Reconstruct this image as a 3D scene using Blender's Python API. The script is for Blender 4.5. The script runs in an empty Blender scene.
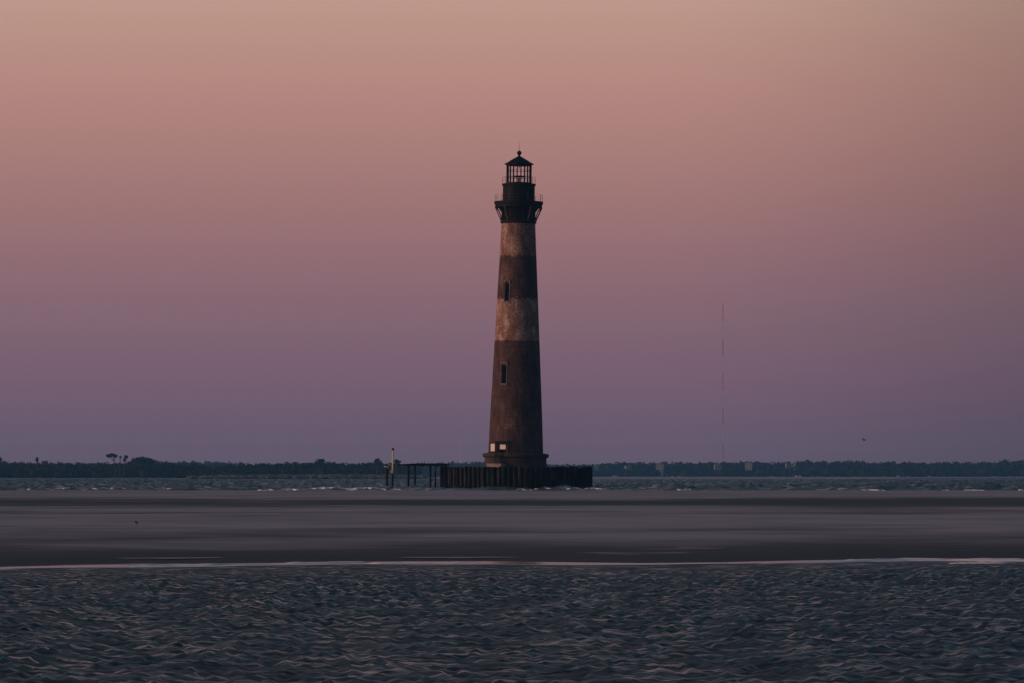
import bpy, math, random
import numpy as np
from mathutils import Vector, Matrix
R = math.radians
random.seed(7); rng = np.random.default_rng(11)
scene = bpy.context.scene
COL = scene.collection

# ------------------------------------------------------------------ camera model
F, CX, CY, H, YH = 4060.0, 512.0, 341.5, 1.7, 476.1
def X(px, d): return (px - CX) / F * d
def Z(py, d): return H + (YH - py) / F * d

# ------------------------------------------------------------------ helpers
def tag(o, label=None, cat=None, group=None, kind=None):
    if label: o['label'] = label
    if cat: o['category'] = cat
    if group: o['group'] = group
    if kind: o['kind'] = kind
    return o

def empty(name, loc, label, cat, group=None, rot=(0, 0, 0)):
    o = bpy.data.objects.new(name, None); COL.objects.link(o)
    o.location = loc; o.rotation_euler = rot
    o.empty_display_size = 0.5
    return tag(o, label, cat, group)

class MB:
    def __init__(s): s.v = []; s.f = []; s.uv = None
    def add(s, vs, fs):
        b = len(s.v); s.v += [tuple(p) for p in vs]
        s.f += [tuple(i + b for i in f) for f in fs]
    def box(s, c, size, rotz=0.0):
        cx, cy, cz = c; sx, sy, sz = (k / 2 for k in size)
        ca, sa = math.cos(rotz), math.sin(rotz)
        vs = []
        for z in (-sz, sz):
            for x, y in ((-sx, -sy), (sx, -sy), (sx, sy), (-sx, sy)):
                vs.append((cx + x * ca - y * sa, cy + x * sa + y * ca, cz + z))
        s.add(vs, [(3, 2, 1, 0), (4, 5, 6, 7), (0, 1, 5, 4), (1, 2, 6, 5), (2, 3, 7, 6), (3, 0, 4, 7)])
    def tube(s, pts, radii, n=10, caps=True):
        if not hasattr(radii, '__len__'): radii = [radii] * len(pts)
        pts = [Vector(p) for p in pts]; rings = []
        for i, p in enumerate(pts):
            t = (pts[min(i + 1, len(pts) - 1)] - pts[max(i - 1, 0)]).normalized()
            a = Vector((1, 0, 0)) if abs(t.x) < .8 else Vector((0, 1, 0))
            u = t.cross(a).normalized(); w = t.cross(u)
            rings.append([p + (u * math.cos(2 * math.pi * k / n) + w * math.sin(2 * math.pi * k / n)) * radii[i] for k in range(n)])
        vs = [q for r in rings for q in r]; fs = []
        for i in range(len(pts) - 1):
            for k in range(n):
                k2 = (k + 1) % n
                fs.append((i * n + k, i * n + k2, (i + 1) * n + k2, (i + 1) * n + k))
        if caps:
            fs.append(tuple(range(n))[::-1]); fs.append(tuple((len(pts) - 1) * n + k for k in range(n)))
        s.add(vs, fs)
    def lathe(s, prof, n=64, closed=False):
        """prof: list of (r, z) bottom to top."""
        vs = [(r * math.cos(2 * math.pi * k / n), r * math.sin(2 * math.pi * k / n), z) for r, z in prof for k in range(n)]
        fs = []; m = len(prof)
        for i in range(m if closed else m - 1):
            j = (i + 1) % m
            for k in range(n):
                k2 = (k + 1) % n
                fs.append((i * n + k, i * n + k2, j * n + k2, j * n + k))
        if not closed:
            if prof[0][0] > 1e-4: fs.append(tuple(range(n))[::-1])
            if prof[-1][0] > 1e-4: fs.append(tuple((m - 1) * n + k for k in range(n)))
        s.add(vs, fs)
    def build(s, name, mat, parent=None, smooth=False):
        me = bpy.data.meshes.new(name); me.from_pydata(s.v, [], s.f); me.update()
        o = bpy.data.objects.new(name, me); COL.objects.link(o)
        if mat: me.materials.append(mat)
        if smooth:
            me.polygons.foreach_set('use_smooth', [True] * len(me.polygons))
        if parent: o.parent = parent
        return o

def grid_mesh(name, P, mat, mask=None, smooth=True):
    """P: (ny, nx, 3) array -> one mesh object, quads facing up."""
    ny, nx = P.shape[:2]
    me = bpy.data.meshes.new(name)
    idx = np.arange(ny * nx).reshape(ny, nx)
    q = np.stack([idx[:-1, :-1], idx[:-1, 1:], idx[1:, 1:], idx[1:, :-1]], -1).reshape(-1, 4)
    if mask is not None: q = q[mask.reshape(-1)]
    me.vertices.add(ny * nx); me.vertices.foreach_set('co', P.astype(np.float32).reshape(-1))
    me.loops.add(q.size); me.loops.foreach_set('vertex_index', q.astype(np.int32).reshape(-1))
    me.polygons.add(len(q))
    me.polygons.foreach_set('loop_start', np.arange(0, q.size, 4, dtype=np.int32))
    me.polygons.foreach_set('loop_total', np.full(len(q), 4, np.int32))
    me.polygons.foreach_set('use_smooth', np.full(len(q), smooth, bool))
    me.update(calc_edges=True); me.validate()
    me.materials.append(mat)
    o = bpy.data.objects.new(name, me); COL.objects.link(o)
    return o

def vnoise(x, y, seed=0):
    """smooth value noise in [0,1] (numpy)."""
    xi = np.floor(x).astype(np.int64); yi = np.floor(y).astype(np.int64)
    xf = x - xi; yf = y - yi
    u = xf * xf * (3 - 2 * xf); v = yf * yf * (3 - 2 * yf)
    def h(a, b):
        n = (a * 374761393 + b * 668265263 + seed * 1442695041) & 0x7fffffff
        n = ((n ^ (n >> 13)) * 1274126177) & 0x7fffffff
        return ((n ^ (n >> 16)) & 0xffff) / 65535.0
    return (h(xi, yi) * (1 - u) + h(xi + 1, yi) * u) * (1 - v) + (h(xi, yi + 1) * (1 - u) + h(xi + 1, yi + 1) * u) * v
def fbm(x, y, seed=0, o=4):
    s = 0; a = .5; t = 0
    for k in range(o):
        s = s + a * vnoise(x * 2 ** k, y * 2 ** k, seed + k); t += a; a *= .5
    return s / t

# ------------------------------------------------------------------ materials
def newmat(name):
    m = bpy.data.materials.new(name); m.use_nodes = True
    nt = m.node_tree
    return m, nt, nt.nodes['Principled BSDF']
def N(nt, t, **kw):
    n = nt.nodes.new(t)
    for k, v in kw.items(): setattr(n, k, v)
    return n
def ramp(nt, stops, interp='LINEAR'):
    r = N(nt, 'ShaderNodeValToRGB'); r.color_ramp.interpolation = interp
    e = r.color_ramp.elements
    while len(e) > 1: e.remove(e[-1])
    e[0].position = stops[0][0]; e[0].color = (*stops[0][1], 1)
    for p, c in stops[1:]:
        k = e.new(p); k.color = (*c, 1)
    return r
def g(v): return (v, v, v)

def simple(name, c1, c2, scale=2.0, rough=.7, bump=.3, stretch=(1, 1, 1), metallic=0.0, spec=.4, dist=.02):
    m, nt, b = newmat(name); L = nt.links
    tc = N(nt, 'ShaderNodeTexCoord'); mp = N(nt, 'ShaderNodeMapping'); mp.inputs['Scale'].default_value = stretch
    L.new(tc.outputs['Object'], mp.inputs['Vector'])
    n1 = N(nt, 'ShaderNodeTexNoise'); n1.inputs['Scale'].default_value = scale; n1.inputs['Detail'].default_value = 6; n1.inputs['Roughness'].default_value = .65
    L.new(mp.outputs[0], n1.inputs['Vector'])
    r = ramp(nt, [(.3, c1), (.7, c2)]); L.new(n1.outputs['Fac'], r.inputs[0]); L.new(r.outputs[0], b.inputs['Base Color'])
    b.inputs['Roughness'].default_value = rough; b.inputs['Metallic'].default_value = metallic
    b.inputs['Specular IOR Level'].default_value = spec
    bp = N(nt, 'ShaderNodeBump'); bp.inputs['Strength'].default_value = bump; bp.inputs['Distance'].default_value = dist
    L.new(n1.outputs['Fac'], bp.inputs['Height']); L.new(bp.outputs[0], b.inputs['Normal'])
    return m

M = {}
M['iron'] = simple('black_iron', (.005, .0045, .005), (.012, .010, .0095), 1.6, .7, .3, spec=.12)
M['iron_rust'] = simple('rusty_iron', (.007, .006, .006), (.020, .014, .011), 1.2, .8, .4, (1, 1, .25), spec=.12)
M['rail'] = simple('weathered_rail_iron', (.05, .04, .035), (.10, .075, .06), 3, .6, .2)
M['stone'] = simple('weathered_base_stone', (.018, .014, .015), (.060, .038, .034), 1.1, .85, .6, (1, 1, .6), dist=.05)
M['lintel'] = simple('pale_lintel_stone', (.07, .055, .05), (.26, .21, .18), 2.5, .8, .4)
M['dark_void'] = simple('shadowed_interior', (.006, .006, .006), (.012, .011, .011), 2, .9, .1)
M['panel'] = simple('white_painted_board', (.62, .56, .52), (.80, .74, .70), 1.3, .6, .1)
M['concrete'] = simple('old_concrete', (.16, .13, .11), (.30, .25, .21), 1.4, .85, .5)
M['timber'] = simple('wet_black_timber', (.006, .0055, .006), (.020, .017, .016), 2.0, .85, .5, (3, 3, .4), spec=.1)
M['timber_pale'] = simple('bleached_timber', (.06, .05, .04), (.13, .105, .085), 2.0, .75, .5, (3, 3, .4))
M['yellow'] = simple('dull_yellow_paint', (.62, .54, .18), (.74, .65, .27), 2.0, .6, .2)
M['orange'] = simple('faded_orange_paint', (.50, .33, .18), (.62, .44, .26), 2.0, .6, .2)
M['foliage'] = simple('evergreen_foliage', (.007, .012, .010), (.014, .021, .014), .35, .8, .2, spec=.15)
M['bark'] = simple('grey_brown_bark', (.035, .027, .022), (.075, .058, .046), 1.5, .9, .5, (2, 2, .4), spec=.15)
M['feather_dark'] = simple('dark_feathers', (.008, .008, .009), (.02, .02, .022), 9, .8, .2)
M['feather_white'] = simple('white_feathers', (.62, .60, .58), (.78, .76, .74), 9, .8, .2)
M['house_wall'] = simple('pale_house_siding', (.17, .18, .19), (.25, .26, .27), .8, .7, .1)
M['house_roof'] = simple('grey_house_roof', (.12, .125, .13), (.2, .205, .21), .8, .8, .2)
M['glass_dark'] = simple('dark_window_glass', (.02, .022, .026), (.03, .033, .038), 1, .1, .0)
M['mast_red'] = simple('red_mast_paint', (.34, .11, .11), (.44, .15, .15), .5, .6, .1)
M['mast_pale'] = simple('pale_mast_paint', (.50, .50, .51), (.62, .62, .63), .5, .6, .1)
M['mast_white'] = simple('white_mast_paint', (.52, .52, .54), (.62, .62, .64), .5, .6, .1)

def sheet_pile_mat():
    m, nt, b = newmat('rusted_sheet_pile'); L = nt.links
    tc = N(nt, 'ShaderNodeTexCoord'); mp = N(nt, 'ShaderNodeMapping'); mp.inputs['Scale'].default_value = (1.0, 1.0, .28)
    L.new(tc.outputs['Object'], mp.inputs['Vector'])
    n1 = N(nt, 'ShaderNodeTexNoise'); n1.inputs['Scale'].default_value = 1.5; n1.inputs['Detail'].default_value = 7
    L.new(mp.outputs[0], n1.inputs['Vector'])
    r = ramp(nt, [(.3, (.006, .006, .006)), (.5, (.018, .017, .016)), (.7, (.058, .054, .047))])
    L.new(n1.outputs['Fac'], r.inputs[0]); L.new(r.outputs[0], b.inputs['Base Color'])
    b.inputs['Roughness'].default_value = .9; b.inputs['Specular IOR Level'].default_value = .08
    bp = N(nt, 'ShaderNodeBump'); bp.inputs['Strength'].default_value = .4; bp.inputs['Distance'].default_value = .03
    L.new(n1.outputs['Fac'], bp.inputs['Height']); L.new(bp.outputs[0], b.inputs['Normal'])
    return m
M['sheet_pile'] = sheet_pile_mat()

Z0 = 488.0; S = 7.0
def lz(py): return (Z0 - py) / S          # pixel row -> height above the water at the lighthouse

def brick_mat():
    m, nt, b = newmat('banded_weathered_brick'); L = nt.links
    tc = N(nt, 'ShaderNodeTexCoord'); uv = N(nt, 'ShaderNodeUVMap'); uv.uv_map = 'UVMap'
    sep = N(nt, 'ShaderNodeSeparateXYZ'); L.new(tc.outputs['Object'], sep.inputs[0])
    # painted bands, edges frayed by wear
    ne = N(nt, 'ShaderNodeTexNoise'); ne.inputs['Scale'].default_value = 2.2; ne.inputs['Detail'].default_value = 6
    L.new(tc.outputs['Object'], ne.inputs['Vector'])
    z2 = N(nt, 'ShaderNodeMath', operation='MULTIPLY_ADD'); L.new(ne.outputs['Fac'], z2.inputs[0]); z2.inputs[1].default_value = 1.3
    z1 = N(nt, 'ShaderNodeMath', operation='SUBTRACT'); L.new(sep.outputs[2], z1.inputs[0]); z1.inputs[1].default_value = .65
    L.new(z1.outputs[0], z2.inputs[2])
    mr = N(nt, 'ShaderNodeMapRange'); mr.inputs['From Min'].default_value = 0; mr.inputs['From Max'].default_value = 40
    L.new(z2.outputs[0], mr.inputs['Value'])
    e = .0015
    a, c, d = lz(341) / 40, lz(299) / 40, lz(256) / 40
    band = ramp(nt, [(0, g(0)), (a - e, g(0)), (a + e, g(1)), (c - e, g(1)), (c + e, g(0)), (d - e, g(0)), (d + e, g(1))])
    L.new(mr.outputs[0], band.inputs[0])
    def noise(scale, stretch, detail=7, rough=.6):
        mp = N(nt, 'ShaderNodeMapping'); mp.inputs['Scale'].default_value = stretch
        L.new(tc.outputs['Object'], mp.inputs['Vector'])
        n = N(nt, 'ShaderNodeTexNoise'); n.inputs['Scale'].default_value = scale; n.inputs['Detail'].default_value = detail; n.inputs['Roughness'].default_value = rough
        L.new(mp.outputs[0], n.inputs['Vector']); return n
    n1 = noise(.75, (1, 1, .6)); n2 = noise(1.6, (1.3, 1.3, .18)); n3 = noise(4.5, (1, 1, 1), 5)
    # whitewash remains over bare brick
    mixn = N(nt, 'ShaderNodeMath', operation='MULTIPLY_ADD'); L.new(n1.outputs['Fac'], mixn.inputs[0]); mixn.inputs[1].default_value = .54
    h2 = N(nt, 'ShaderNodeMath', operation='MULTIPLY'); L.new(n3.outputs['Fac'], h2.inputs[0]); h2.inputs[1].default_value = .46
    L.new(h2.outputs[0], mixn.inputs[2])
    light = ramp(nt, [(.36, (.14, .072, .055)), (.45, (.23, .125, .092)), (.52, (.33, .21, .155)), (.58, (.46, .34, .27)), (.66, (.64, .52, .43))])
    L.new(mixn.outputs[0], light.inputs[0])
    dark = ramp(nt, [(.34, (.034, .023, .022)), (.46, (.074, .044, .039)), (.55, (.115, .066, .056)), (.62, (.19, .12, .10)), (.7, (.27, .19, .16))])
    L.new(mixn.outputs[0], dark.inputs[0])
    mx = N(nt, 'ShaderNodeMix', data_type='RGBA'); L.new(band.outputs[0], mx.inputs[0]); L.new(dark.outputs[0], mx.inputs[6]); L.new(light.outputs[0], mx.inputs[7])
    # vertical run-off stains
    st = ramp(nt, [(.36, g(.55)), (.56, g(1.0))]); L.new(n2.outputs['Fac'], st.inputs[0])
    m2 = N(nt, 'ShaderNodeMix', data_type='RGBA', blend_type='MULTIPLY'); m2.inputs[0].default_value = .8
    L.new(mx.outputs[2], m2.inputs[6]); L.new(st.outputs[0], m2.inputs[7])
    # brick courses
    bt = N(nt, 'ShaderNodeTexBrick'); bt.inputs['Scale'].default_value = 1.0
    bt.inputs['Brick Width'].default_value = .42; bt.inputs['Row Height'].default_value = .16; bt.inputs['Mortar Size'].default_value = .016
    bt.inputs['Color1'].default_value = (.78, .78, .78, 1); bt.inputs['Color2'].default_value = (1.12, 1.12, 1.12, 1); bt.inputs['Mortar'].default_value = (.9, .9, .9, 1)
    L.new(uv.outputs[0], bt.inputs['Vector'])
    m3 = N(nt, 'ShaderNodeMix', data_type='RGBA', blend_type='MULTIPLY'); m3.inputs[0].default_value = 1
    L.new(m2.outputs[2], m3.inputs[6]); L.new(bt.outputs['Color'], m3.inputs[7])
    L.new(m3.outputs[2], b.inputs['Base Color'])
    b.inputs['Roughness'].default_value = .9; b.inputs['Specular IOR Level'].default_value = .2
    inv = N(nt, 'ShaderNodeMath', operation='MULTIPLY_ADD'); L.new(bt.outputs['Fac'], inv.inputs[0]); inv.inputs[1].default_value = -.6; L.new(n3.outputs['Fac'], inv.inputs[2])
    bp = N(nt, 'ShaderNodeBump'); bp.inputs['Strength'].default_value = .6; bp.inputs['Distance'].default_value = .05
    L.new(inv.outputs[0], bp.inputs['Height']); L.new(bp.outputs[0], b.inputs['Normal'])
    return m
M['brick'] = brick_mat()

def water_mat(name, base, rough, scale, dist, strength, cats=None):
    m, nt, b = newmat(name); L = nt.links
    b.inputs['Base Color'].default_value = (*base, 1); b.inputs['Roughness'].default_value = rough
    b.inputs['IOR'].default_value = 1.333; b.inputs['Specular IOR Level'].default_value = .5
    geo = N(nt, 'ShaderNodeNewGeometry'); mp = N(nt, 'ShaderNodeMapping'); mp.inputs['Scale'].default_value = (scale * .36, scale, scale)
    L.new(geo.outputs['Position'], mp.inputs['Vector'])
    n = N(nt, 'ShaderNodeTexNoise'); n.inputs['Scale'].default_value = 1; n.inputs['Detail'].default_value = 4; n.inputs['Roughness'].default_value = .6
    L.new(mp.outputs[0], n.inputs['Vector'])
    bp = N(nt, 'ShaderNodeBump'); bp.inputs['Strength'].default_value = strength; bp.inputs['Distance'].default_value = dist
    L.new(n.outputs['Fac'], bp.inputs['Height']); L.new(bp.outputs[0], b.inputs['Normal'])
    if cats:      # cat's paws: ruffled and smoother patches of the surface
        sc_, lo, hi = cats
        m1 = N(nt, 'ShaderNodeMapping'); m1.inputs['Scale'].default_value = (sc_ * .42, sc_, 0); m1.inputs['Rotation'].default_value = (0, 0, .06); L.new(geo.outputs['Position'], m1.inputs['Vector'])
        n2 = N(nt, 'ShaderNodeTexNoise'); n2.inputs['Scale'].default_value = 1; n2.inputs['Detail'].default_value = 4; n2.inputs['Roughness'].default_value = .62; L.new(m1.outputs[0], n2.inputs['Vector'])
        r = ramp(nt, [(.36, g(hi)), (.50, g(hi * .6 + lo * .4)), (.64, g(lo))]); L.new(n2.outputs['Fac'], r.inputs[0]); L.new(r.outputs[0], b.inputs['Roughness'])
    return m
M['water_near'] = water_mat('choppy_sea_water', (.004, .010, .014), .3, 2.6, .10, .75, (2.9, .165, .60))
M['water_far'] = water_mat('open_sea_water', (.004, .012, .017), .3, 1.5, .1, .1, (.22, .22, .5))
M['foam'] = simple('sea_foam_white', (.74, .72, .71), (.90, .88, .86), 1.5, .8, .5, spec=.3)

def sand_mat():
    m, nt, b = newmat('grey_tidal_sand'); L = nt.links
    geo = N(nt, 'ShaderNodeNewGeometry'); sep = N(nt, 'ShaderNodeSeparateXYZ'); L.new(geo.outputs['Position'], sep.inputs[0])
    def noise(sc, detail=5):
        mp = N(nt, 'ShaderNodeMapping'); mp.inputs['Scale'].default_value = sc
        L.new(geo.outputs['Position'], mp.inputs['Vector'])
        n = N(nt, 'ShaderNodeTexNoise'); n.inputs['Scale'].default_value = 1; n.inputs['Detail'].default_value = detail; n.inputs['Roughness'].default_value = .55
        L.new(mp.outputs[0], n.inputs['Vector']); return n
    n1 = noise((.085, .075, .0), 6); n2 = noise((.35, 1.0, 1.0)); n3 = noise((14, 14, 14), 3)
    zz = N(nt, 'ShaderNodeMath', operation='MULTIPLY_ADD'); L.new(n1.outputs['Fac'], zz.inputs[0]); zz.inputs[1].default_value = .24
    L.new(sep.outputs[2], zz.inputs[2])
    z3 = N(nt, 'ShaderNodeMath', operation='MULTIPLY_ADD'); L.new(n2.outputs['Fac'], z3.inputs[0]); z3.inputs[1].default_value = .05; L.new(zz.outputs[0], z3.inputs[2])
    wet = N(nt, 'ShaderNodeMapRange'); wet.interpolation_type = 'SMOOTHSTEP'
    wet.inputs['From Min'].default_value = .19; wet.inputs['From Max'].default_value = .36
    L.new(z3.outputs[0], wet.inputs['Value'])
    col = ramp(nt, [(0, (.054, .055, .060)), (.35, (.11, .11, .118)), (.7, (.24, .236, .25)), (1, (.385, .372, .395))]); L.new(wet.outputs[0], col.inputs[0])
    gr = ramp(nt, [(.3, g(.82)), (.7, g(1.12))]); L.new(n2.outputs['Fac'], gr.inputs[0])
    mx = N(nt, 'ShaderNodeMix', data_type='RGBA', blend_type='MULTIPLY'); mx.inputs[0].default_value = 1
    L.new(col.outputs[0], mx.inputs[6]); L.new(gr.outputs[0], mx.inputs[7]); L.new(mx.outputs[2], b.inputs['Base Color'])
    rr = ramp(nt, [(0, g(.62)), (1, g(.95))]); L.new(wet.outputs[0], rr.inputs[0]); L.new(rr.outputs[0], b.inputs['Roughness'])
    b.inputs['Specular IOR Level'].default_value = .18
    bp = N(nt, 'ShaderNodeBump'); bp.inputs['Strength'].default_value = .5; bp.inputs['Distance'].default_value = .02
    L.new(n3.outputs['Fac'], bp.inputs['Height']); L.new(bp.outputs[0], b.inputs['Normal'])
    return m
M['sand'] = sand_mat()
M['film'] = water_mat('thin_swash_water', (.03, .03, .032), .13, 2.2, .022, .65)
M['puddle'] = water_mat('still_pool_water', (.02, .02, .022), .32, 3.0, .012, .5)

# ------------------------------------------------------------------ shoreline
EPX = np.array([-400, -200, 0, 100, 200, 340, 420, 500, 560, 640, 720, 800, 900, 1024, 1200, 1450], float)
EPY = np.array([572, 571, 567.6, 565.6, 564.6, 562.6, 562, 561.6, 562.4, 563.4, 562.8, 560.8, 559.4, 559.2, 560, 558], float)
ED = F * H / (EPY - YH); EX = (EPX - CX) / F * ED
def edge(x):
    x = np.asarray(x, float)
    return np.interp(x, EX, ED) + (fbm(x * .25, x * 0 + 3.1, 5, 3) - .5) * 1.6

def sand_z(x, y):
    t = y - edge(x)
    z = np.where(t < 0, t * .035, .19 * (1 - np.exp(-np.maximum(t, 0) / 13.0)))
    # runnels: long shallow hollows nearly parallel to the shore
    wob = (fbm(x * .03 + 5, y * .006, 21, 4) - .5) * 60
    for d0, w, dep, x0, wx in ((258, 26, .125, 40, 60), (262, 20, .10, -60, 45), (182, 9, .075, -26, 20), (186, 8, .05, 26, 22), (225, 12, .05, -40, 40), (238, 24, .12, 48, 34), (118, 10, .02, 10, 20)):
        z = z - dep * .72 * np.exp(-((y + wob - d0) / w) ** 2) * (.35 + .65 * np.exp(-((x - x0) / wx) ** 2))
    z = z + (fbm(x * .07, y * .06, 31, 5) - .5) * .07
    # low ridge towards the far side, then down under the channel
    fe = 452 + (fbm(x * .02, x * 0, 44, 3) - .5) * 24
    z = z - np.maximum(y - (fe - 30), 0) * .0055
    return z

ys = np.concatenate([np.arange(52, 76, 1.0), np.arange(76, 110, .3), np.arange(110, 220, .8), np.arange(220, 500, 1.6)])
xs = np.concatenate([np.linspace(-420, -70, 60), np.arange(-69, -16, 1.0), np.arange(-16, 16, .25), np.arange(16, 70, 1.0), np.linspace(71, 420, 60)])
XX, YY = np.meshgrid(xs, ys)
P = np.stack([XX, YY, sand_z(XX, YY)], -1)
tag(grid_mesh('sandbar', P, M['sand']), kind='structure')

# sea bed and land far beyond, one sheet under everything
mb = MB(); mb.add([(-1490, -190, -.9), (1490, -190, -.9), (1490, 4580, -.9), (-1490, 4580, -.9)], [(0, 1, 2, 3)])
tag(mb.build('seabed', M['sand']), kind='structure')
for nm, cx_, y0, w_ in (('far_land', X(200, 2600), 2312, 900), ('far_land', 60.0, 3612, 2900)):
    ny, nx = 24, 120
    gx = np.linspace(-w_ / 2, w_ / 2, nx) + cx_; gy = np.linspace(0, 1, ny) ** 1.5 * 900 + y0
    A, B = np.meshgrid(gx, gy); t = np.clip((B - y0) / 14, 0, 1)
    side = np.clip((w_ / 2 - np.abs(A - cx_)) / 40, 0, 1)
    zz = -.6 + np.minimum(t, side) * (1.3 + fbm(A * .02, B * .02, 9, 3) * .5)
    tag(grid_mesh(nm, np.stack([A, B, zz], -1), M['sand']), kind='structure')

# ------------------------------------------------------------------ water
def waves(x, y, comps):
    dz = np.zeros_like(x); dx = np.zeros_like(x); dy = np.zeros_like(x)
    for lam, amp, th, ph, q in comps:
        k = 2 * math.pi / lam; c, s = math.sin(th), math.cos(th)
        a = k * (x * c + y * s) + ph
        sn = np.sin(a); dz += amp * np.cos(a); dx -= q * amp * c * sn; dy -= q * amp * s * sn
    return dx, dy, dz
def comps(lmin, lmax, n, slope, spread, th0, q=.75):
    out = []
    for i in range(n):
        lam = lmin * (lmax / lmin) ** ((i + random.random()) / n)
        amp = slope * lam / (2 * math.pi) * math.sqrt(2.0 / n) * random.uniform(.7, 1.3)
        out.append((lam, amp, th0 + random.gauss(0, spread), random.uniform(0, 6.28), q))
    return out
# near channel
def spaced(a, b, s0, grow):
    v = [a]; s = s0
    while v[-1] < b: v.append(v[-1] + s); s *= grow
    return np.array(v)
ys = spaced(30, 88, .028, 1.0003)
xs = np.concatenate([-spaced(12.5, 62, .09, 1.035)[::-1], np.arange(-12.45, 12.46, .05), spaced(12.5, 62, .09, 1.035)])
XX, YY = np.meshgrid(xs, ys)
cs = comps(.12, .34, 56, .30, .19, 1.53, .3) + comps(.40, 1.0, 28, .050, .11, 1.58, .4) + comps(1.2, 3.2, 16, .034, .08, 1.56, .5)
dx, dy, dz = waves(XX, YY, cs)
gust = .65 + .7 * fbm(XX * .16, YY * .10, 71, 3)
fall = np.clip((edge(XX) - YY - 1.5) / 12.0, 0.05, 1) * np.clip((62 - np.abs(XX)) / 8, 0, 1) * gust
P = np.stack([XX + dx * fall, YY + dy * fall, dz * fall - .25 * (1 - np.clip((62.5 - np.abs(XX)) / 10, 0, 1))], -1)
tag(grid_mesh('water', P, M['water_near']), kind='structure')
# channel beyond the sandbar and open water up to the far shore
ys = spaced(440, 2330, .5, 1.0018)
xs = np.concatenate([-spaced(150, 420, .9, 1.03)[::-1], np.arange(-149.5, 150, .8), spaced(150, 420, .9, 1.03)])
XX, YY = np.meshgrid(xs, ys)
cs = comps(1.8, 5, 50, .32, .25, 1.5, .3) + comps(5, 12, 16, .10, .15, 1.6, .5)
dx, dy, dz = waves(XX, YY, cs)
fall = np.clip((YY - 450) / 40, .15, 1) * np.clip((420 - np.abs(XX)) / 60, 0, 1) * (.6 + .8 * fbm(XX * .02, YY * .01, 81, 3)) * np.clip((2330 - YY) / 900, .25, 1)
P = np.stack([XX + dx * fall, YY + dy * fall, dz * fall - .02 - .3 * (1 - np.clip((420 - np.abs(XX)) / 60, 0, 1))], -1)
tag(grid_mesh('water', P, M['water_far']), kind='structure')
mb = MB(); mb.add([(-1490, -190, -.36), (1490, -190, -.36), (1490, 4580, -.36), (-1490, 4580, -.36)], [(0, 1, 2, 3)])
tag(mb.build('water', M['water_far']), kind='structure')

# ------------------------------------------------------------------ foam
def foam_strip(off, width, x0, x1, seed, hgt=.05, gap=.3, nx=900, base=.0):
    xs = np.linspace(x0, x1, nx); k = 8
    t = np.linspace(-1, 1, k)
    w = width * (.35 + 1.0 * fbm(xs * .22, xs * 0 + seed, seed, 3))
    ev = np.clip((fbm(xs * .5, xs * 0 + 7, seed + 2, 3) - gap) / .12, 0.02, 1) * np.clip(np.minimum(xs - x0, x1 - xs) / 1.5, .02, 1); w = w * ev; hgt = hgt * ev[None]
    wob = (fbm(xs * .35, xs * 0 + seed * 3, seed + 4, 4) - .5) * 1.5
    XX = np.repeat(xs[None], k, 0); YY = (edge(xs) + off + wob)[None] + t[:, None] * w[None] * .5
    lump = fbm(XX * 3.0, YY * 2.5, seed + 9, 3)
    ZZ = base + (1 - t[:, None] ** 2) * hgt * (.35 + lump)
    ZZ = np.where(np.abs(t)[:, None] > .99, base - .03, ZZ)
    msk = (fbm(xs * .5, xs * 0 + 7, seed + 2, 3) > gap)
    m2 = np.repeat((msk[:-1])[None], k - 1, 0)
    return np.stack([XX, YY, ZZ], -1), m2
def foam_obj(strips, name='sea_foam'):
    V = []; Q = []; b = 0
    for P, m in strips:
        ny, nx = P.shape[:2]; idx = np.arange(ny * nx).reshape(ny, nx) + b
        q = np.stack([idx[:-1, :-1], idx[:-1, 1:], idx[1:, 1:], idx[1:, :-1]], -1)[m]
        V.append(P.reshape(-1, 3)); Q.append(q.reshape(-1, 4)); b += ny * nx
    V = np.concatenate(V); Q = np.concatenate(Q)
    me = bpy.data.meshes.new(name); me.from_pydata(V.tolist(), [], Q.tolist()); me.update()
    me.polygons.foreach_set('use_smooth', [True] * len(me.polygons)); me.materials.append(M['foam'])
    o = bpy.data.objects.new(name, me); COL.objects.link(o); return o
strips = [foam_strip(-.5, 2.4, -45, 45, 3, .075, .05, base=.02),
          foam_strip(-1.9, .9, -45, -3.5, 12, .03, .42, 600),
          foam_strip(-1.6, .8, 4.5, 45, 17, .04, .34, 600),
          foam_strip(-3.3, .7, 6.5, 45, 23, .05, .42, 600)]
strips = [foam_strip(-.25, .8, -45, 45, 33, .03, .55, 1400, base=.008), foam_strip(-1.1, .7, -45, 45, 37, .03, .56, 1400, base=.008)] + strips[1:]
xs = np.linspace(-60, 60, 1200); k = 12; t = np.linspace(0, 1, k)
wf = 1.1 + 3.8 * fbm(xs * .22, xs * 0 + 4, 91, 3) * np.clip((14 - xs) / 10, .35, 1)
e0 = edge(xs) + .35
A = np.repeat(xs[None], k, 0); B = e0[None] - t[:, None] * wf[None]
Zf = .006 + .003 * t[:, None] + .010 * np.exp(-((t[:, None] - .82) / .12) ** 2) * fbm(A * .8, B * .6, 95, 3); Zf[-1] = -.06
Zf = np.maximum(Zf, np.where(t[:, None] < .5, sand_z(A, B) + .004, -1))
tag(grid_mesh('water_film', np.stack([A[::-1], B[::-1], Zf[::-1]], -1), M['film']), kind='structure')
tag(foam_obj(strips), 'thin pinkish white foam line along the near edge of the sandbar', 'foam', kind='stuff')

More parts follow.
